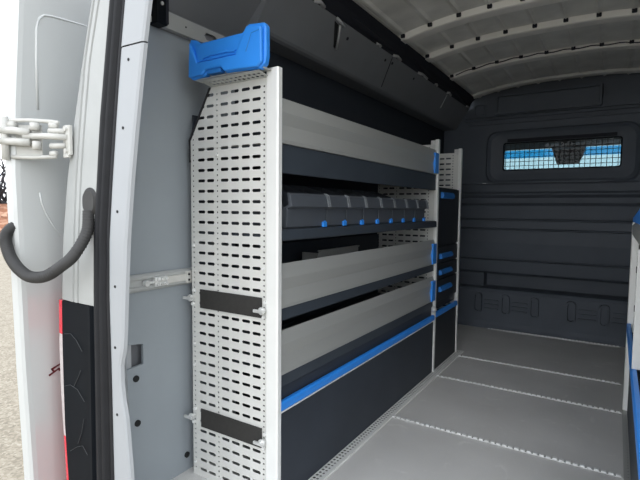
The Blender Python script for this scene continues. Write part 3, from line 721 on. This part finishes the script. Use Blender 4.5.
# ------------------------------------------------------------------ right racking
rr = thing('shelving_rack', (.10, 2.0, 0), 'low silver racking with blue trim along the right side of the aisle', 'shelving')
GX = .068
mb = MB(); mb.pz([(GX, 2.745), (GX+.004, 2.741), (GX+.032, 2.741), (GX+.032, 2.749), (GX+.005, 2.749), (GX+.005, 2.78), (GX, 2.78)], 0, .945); mb.build('post', 'alu', rr, bevel=.0015)
mb = MB(); perforated(mb, lambda a, b: (a, 2.76, b), [(GX+.004, GX+.04, None, 0), (GX+.04, GX+.06, 'dot', .005), (GX+.06, GX+.10, 'slot', .032), (GX+.10, GX+.145, 'slot', .034), (GX+.145, GX+.40, None, 0)], 0, .93, .03666, .02); mb.build('perforated_divider', 'panel', rr, solid=.0018)
mb = MB(); mb.box((GX, 1.945, .447), (GX+.30, 1.955, .868)); mb.build('cross_panel', 'white', rr, bevel=.002)
mb = MB(); mb.py([(GX+.002, .885), (GX, .93), (GX+.012, .945), (GX+.016, .88)], 1.20, 2.74); mb.box((GX+.016, 1.2, .885), (GX+.39, 2.74, .89)); mb.build('shelf_tray', 'tray', rr)
mb = MB(); mb.pxx([(1.80, .955), (1.80, 1.03), (2.05, 1.004), (2.72, .968), (2.74, .947)], GX, GX+.02); mb.build('blue_end_profile', 'blue', rr, bevel=.002)
mb = MB(); mb.box((GX-.001, 1.15, .405), (GX+.016, 2.74, .447)); mb.build('blue_profile', 'blue', rr, bevel=.003)
mb = MB(); mb.box((GX+.020, 1.15, .008), (GX+.032, 2.74, .404)); mb.build('lower_board', 'slate', rr)
mb = MB(); mb.box((GX+.03, 1.98, .45), (GX+.04, 2.73, .88)); mb.build('inner_board', 'slate', rr)
for z in (.60, .76):
    mb = MB(); mb.cyl((GX+.010, 2.30, z), (GX+.03, 2.30, z), .014, 12); mb.build('knob', 'black', rr)
mb = MB(); perforated(mb, lambda a, b: (a, b, .006), [(GX-.002, GX+.006, None, 0), (GX+.006, GX+.020, 'dot', .006), (GX+.02, GX+.045, None, 0)], 1.10, 2.78, .048, 1.11)
mb.build('base_rail', 'tray', rr, solid=.0015)
mb = MB(); mb.box((GX-.001, 1.10, 0), (GX+.044, 2.78, .003)); mb.build('base_rail_core', 'hole', rr)

# ------------------------------------------------------------------ outside
mb = MB(); mb.box((-40, -40, -.75), (40, 60, -.65)); struct(mb.build('ground', 'gravel'), 'tan gravel ground outside the van')
# leaf-covered bank
rows = []
base = Vector((-26, 10.6)); al = Vector((.35, .94)).normalized(); ac = Vector((-.94, .35)).normalized()
for i in range(40):
    row = []
    for j in range(14):
        p = base + al*(i*.7-12) + ac*(j*.7)
        h = -.67 + 1.7*math.sin(min(1, j/8)*PI/2) + random.uniform(-.08, .08)*(j > 0)
        row.append((p.x, p.y, h))
    rows.append(row)
mb = MB(); mb.loft(rows); T(mb.build('leaf_bank', 'leaves', kind='stuff'), 'bank of fallen brown leaves on the ground at the far left', 'fallen leaves')
# bare dark shrub
sh = thing('bare_shrub', (-32, 13, .9), 'dark leafless shrub standing behind the brown leaf bank', 'shrub')
mb = MB()
for k in range(60):
    a = random.uniform(0, 2*PI); p = Vector((-32+random.uniform(-1.5, 1.5), 13+random.uniform(-4, 4), .9)); p.z = .85
    pts = [p.copy()]; d = Vector((math.cos(a)*.5, math.sin(a)*.5, 1)).normalized()
    for s_ in range(7):
        d = (d + Vector((random.uniform(-.6, .6), random.uniform(-.6, .6), random.uniform(-.15, .25)))).normalized(); p = p + d*.5; pts.append(p.copy())
    mb.tube(pts, .04, 5, [.11*(1-i/9) for i in range(8)])
mb.build('branches', 'bark', sh)

# ------------------------------------------------------------------ light
w = bpy.data.worlds.new('overcast_sky'); S.world = w; w.use_nodes = True
nt = w.node_tree; N = nt.nodes; L = nt.links; bg = N['Background']
tc = N.new('ShaderNodeTexCoord'); sx = N.new('ShaderNodeSeparateXYZ'); L.new(tc.outputs['Generated'], sx.inputs[0])
no = N.new('ShaderNodeTexNoise'); no.inputs['Scale'].default_value = 2.5; no.inputs['Detail'].default_value = 4; L.new(tc.outputs['Generated'], no.inputs['Vector'])
ad = N.new('ShaderNodeMath'); ad.operation = 'MULTIPLY_ADD'; ad.inputs[1].default_value = .35; L.new(no.outputs['Fac'], ad.inputs[0]); L.new(sx.outputs['Z'], ad.inputs[2])
rp = N.new('ShaderNodeValToRGB'); e = rp.color_ramp.elements
e[0].position = .0; e[0].color = (1.0, 1.03, 1.06, 1); e[1].position = 1.; e[1].color = (.62, .65, .70, 1)
L.new(ad.outputs[0], rp.inputs['Fac']); L.new(rp.outputs['Color'], bg.inputs['Color']); bg.inputs['Strength'].default_value = 1.05
sun = bpy.data.lights.new('hazy_sun', 'SUN'); sun.energy = .12; sun.angle = math.radians(25); sun.color = (1, .98, .95)
so = bpy.data.objects.new('hazy_sun', sun); COL.objects.link(so)
so.rotation_euler = Vector((-.35, .75, -.6)).to_track_quat('-Z', 'Y').to_euler()

# ------------------------------------------------------------------ camera
cam = bpy.data.cameras.new('camera'); co = bpy.data.objects.new('camera', cam); COL.objects.link(co)
R = ((0.845, 0.534, 0.009), (0.044, -0.053, -0.998), (-0.532, 0.844, -0.068))
right = Vector(R[0]).normalized(); fwd = Vector(R[2]); fwd = (fwd - right*fwd.dot(right)).normalized(); up = right.cross(fwd)
m = Matrix((right, up, -fwd)).transposed().to_4x4(); m.translation = (0, 0, 1.0)
co.matrix_world = m
cam.sensor_width = 36; cam.lens = 468.5/640*36; cam.clip_start = .02; cam.clip_end = 200
S.camera = co
S.view_settings.view_transform = 'Standard'; S.view_settings.look = 'None'; S.view_settings.gamma = 1
S.view_settings.use_curve_mapping = False
S.view_settings.exposure = 1.5
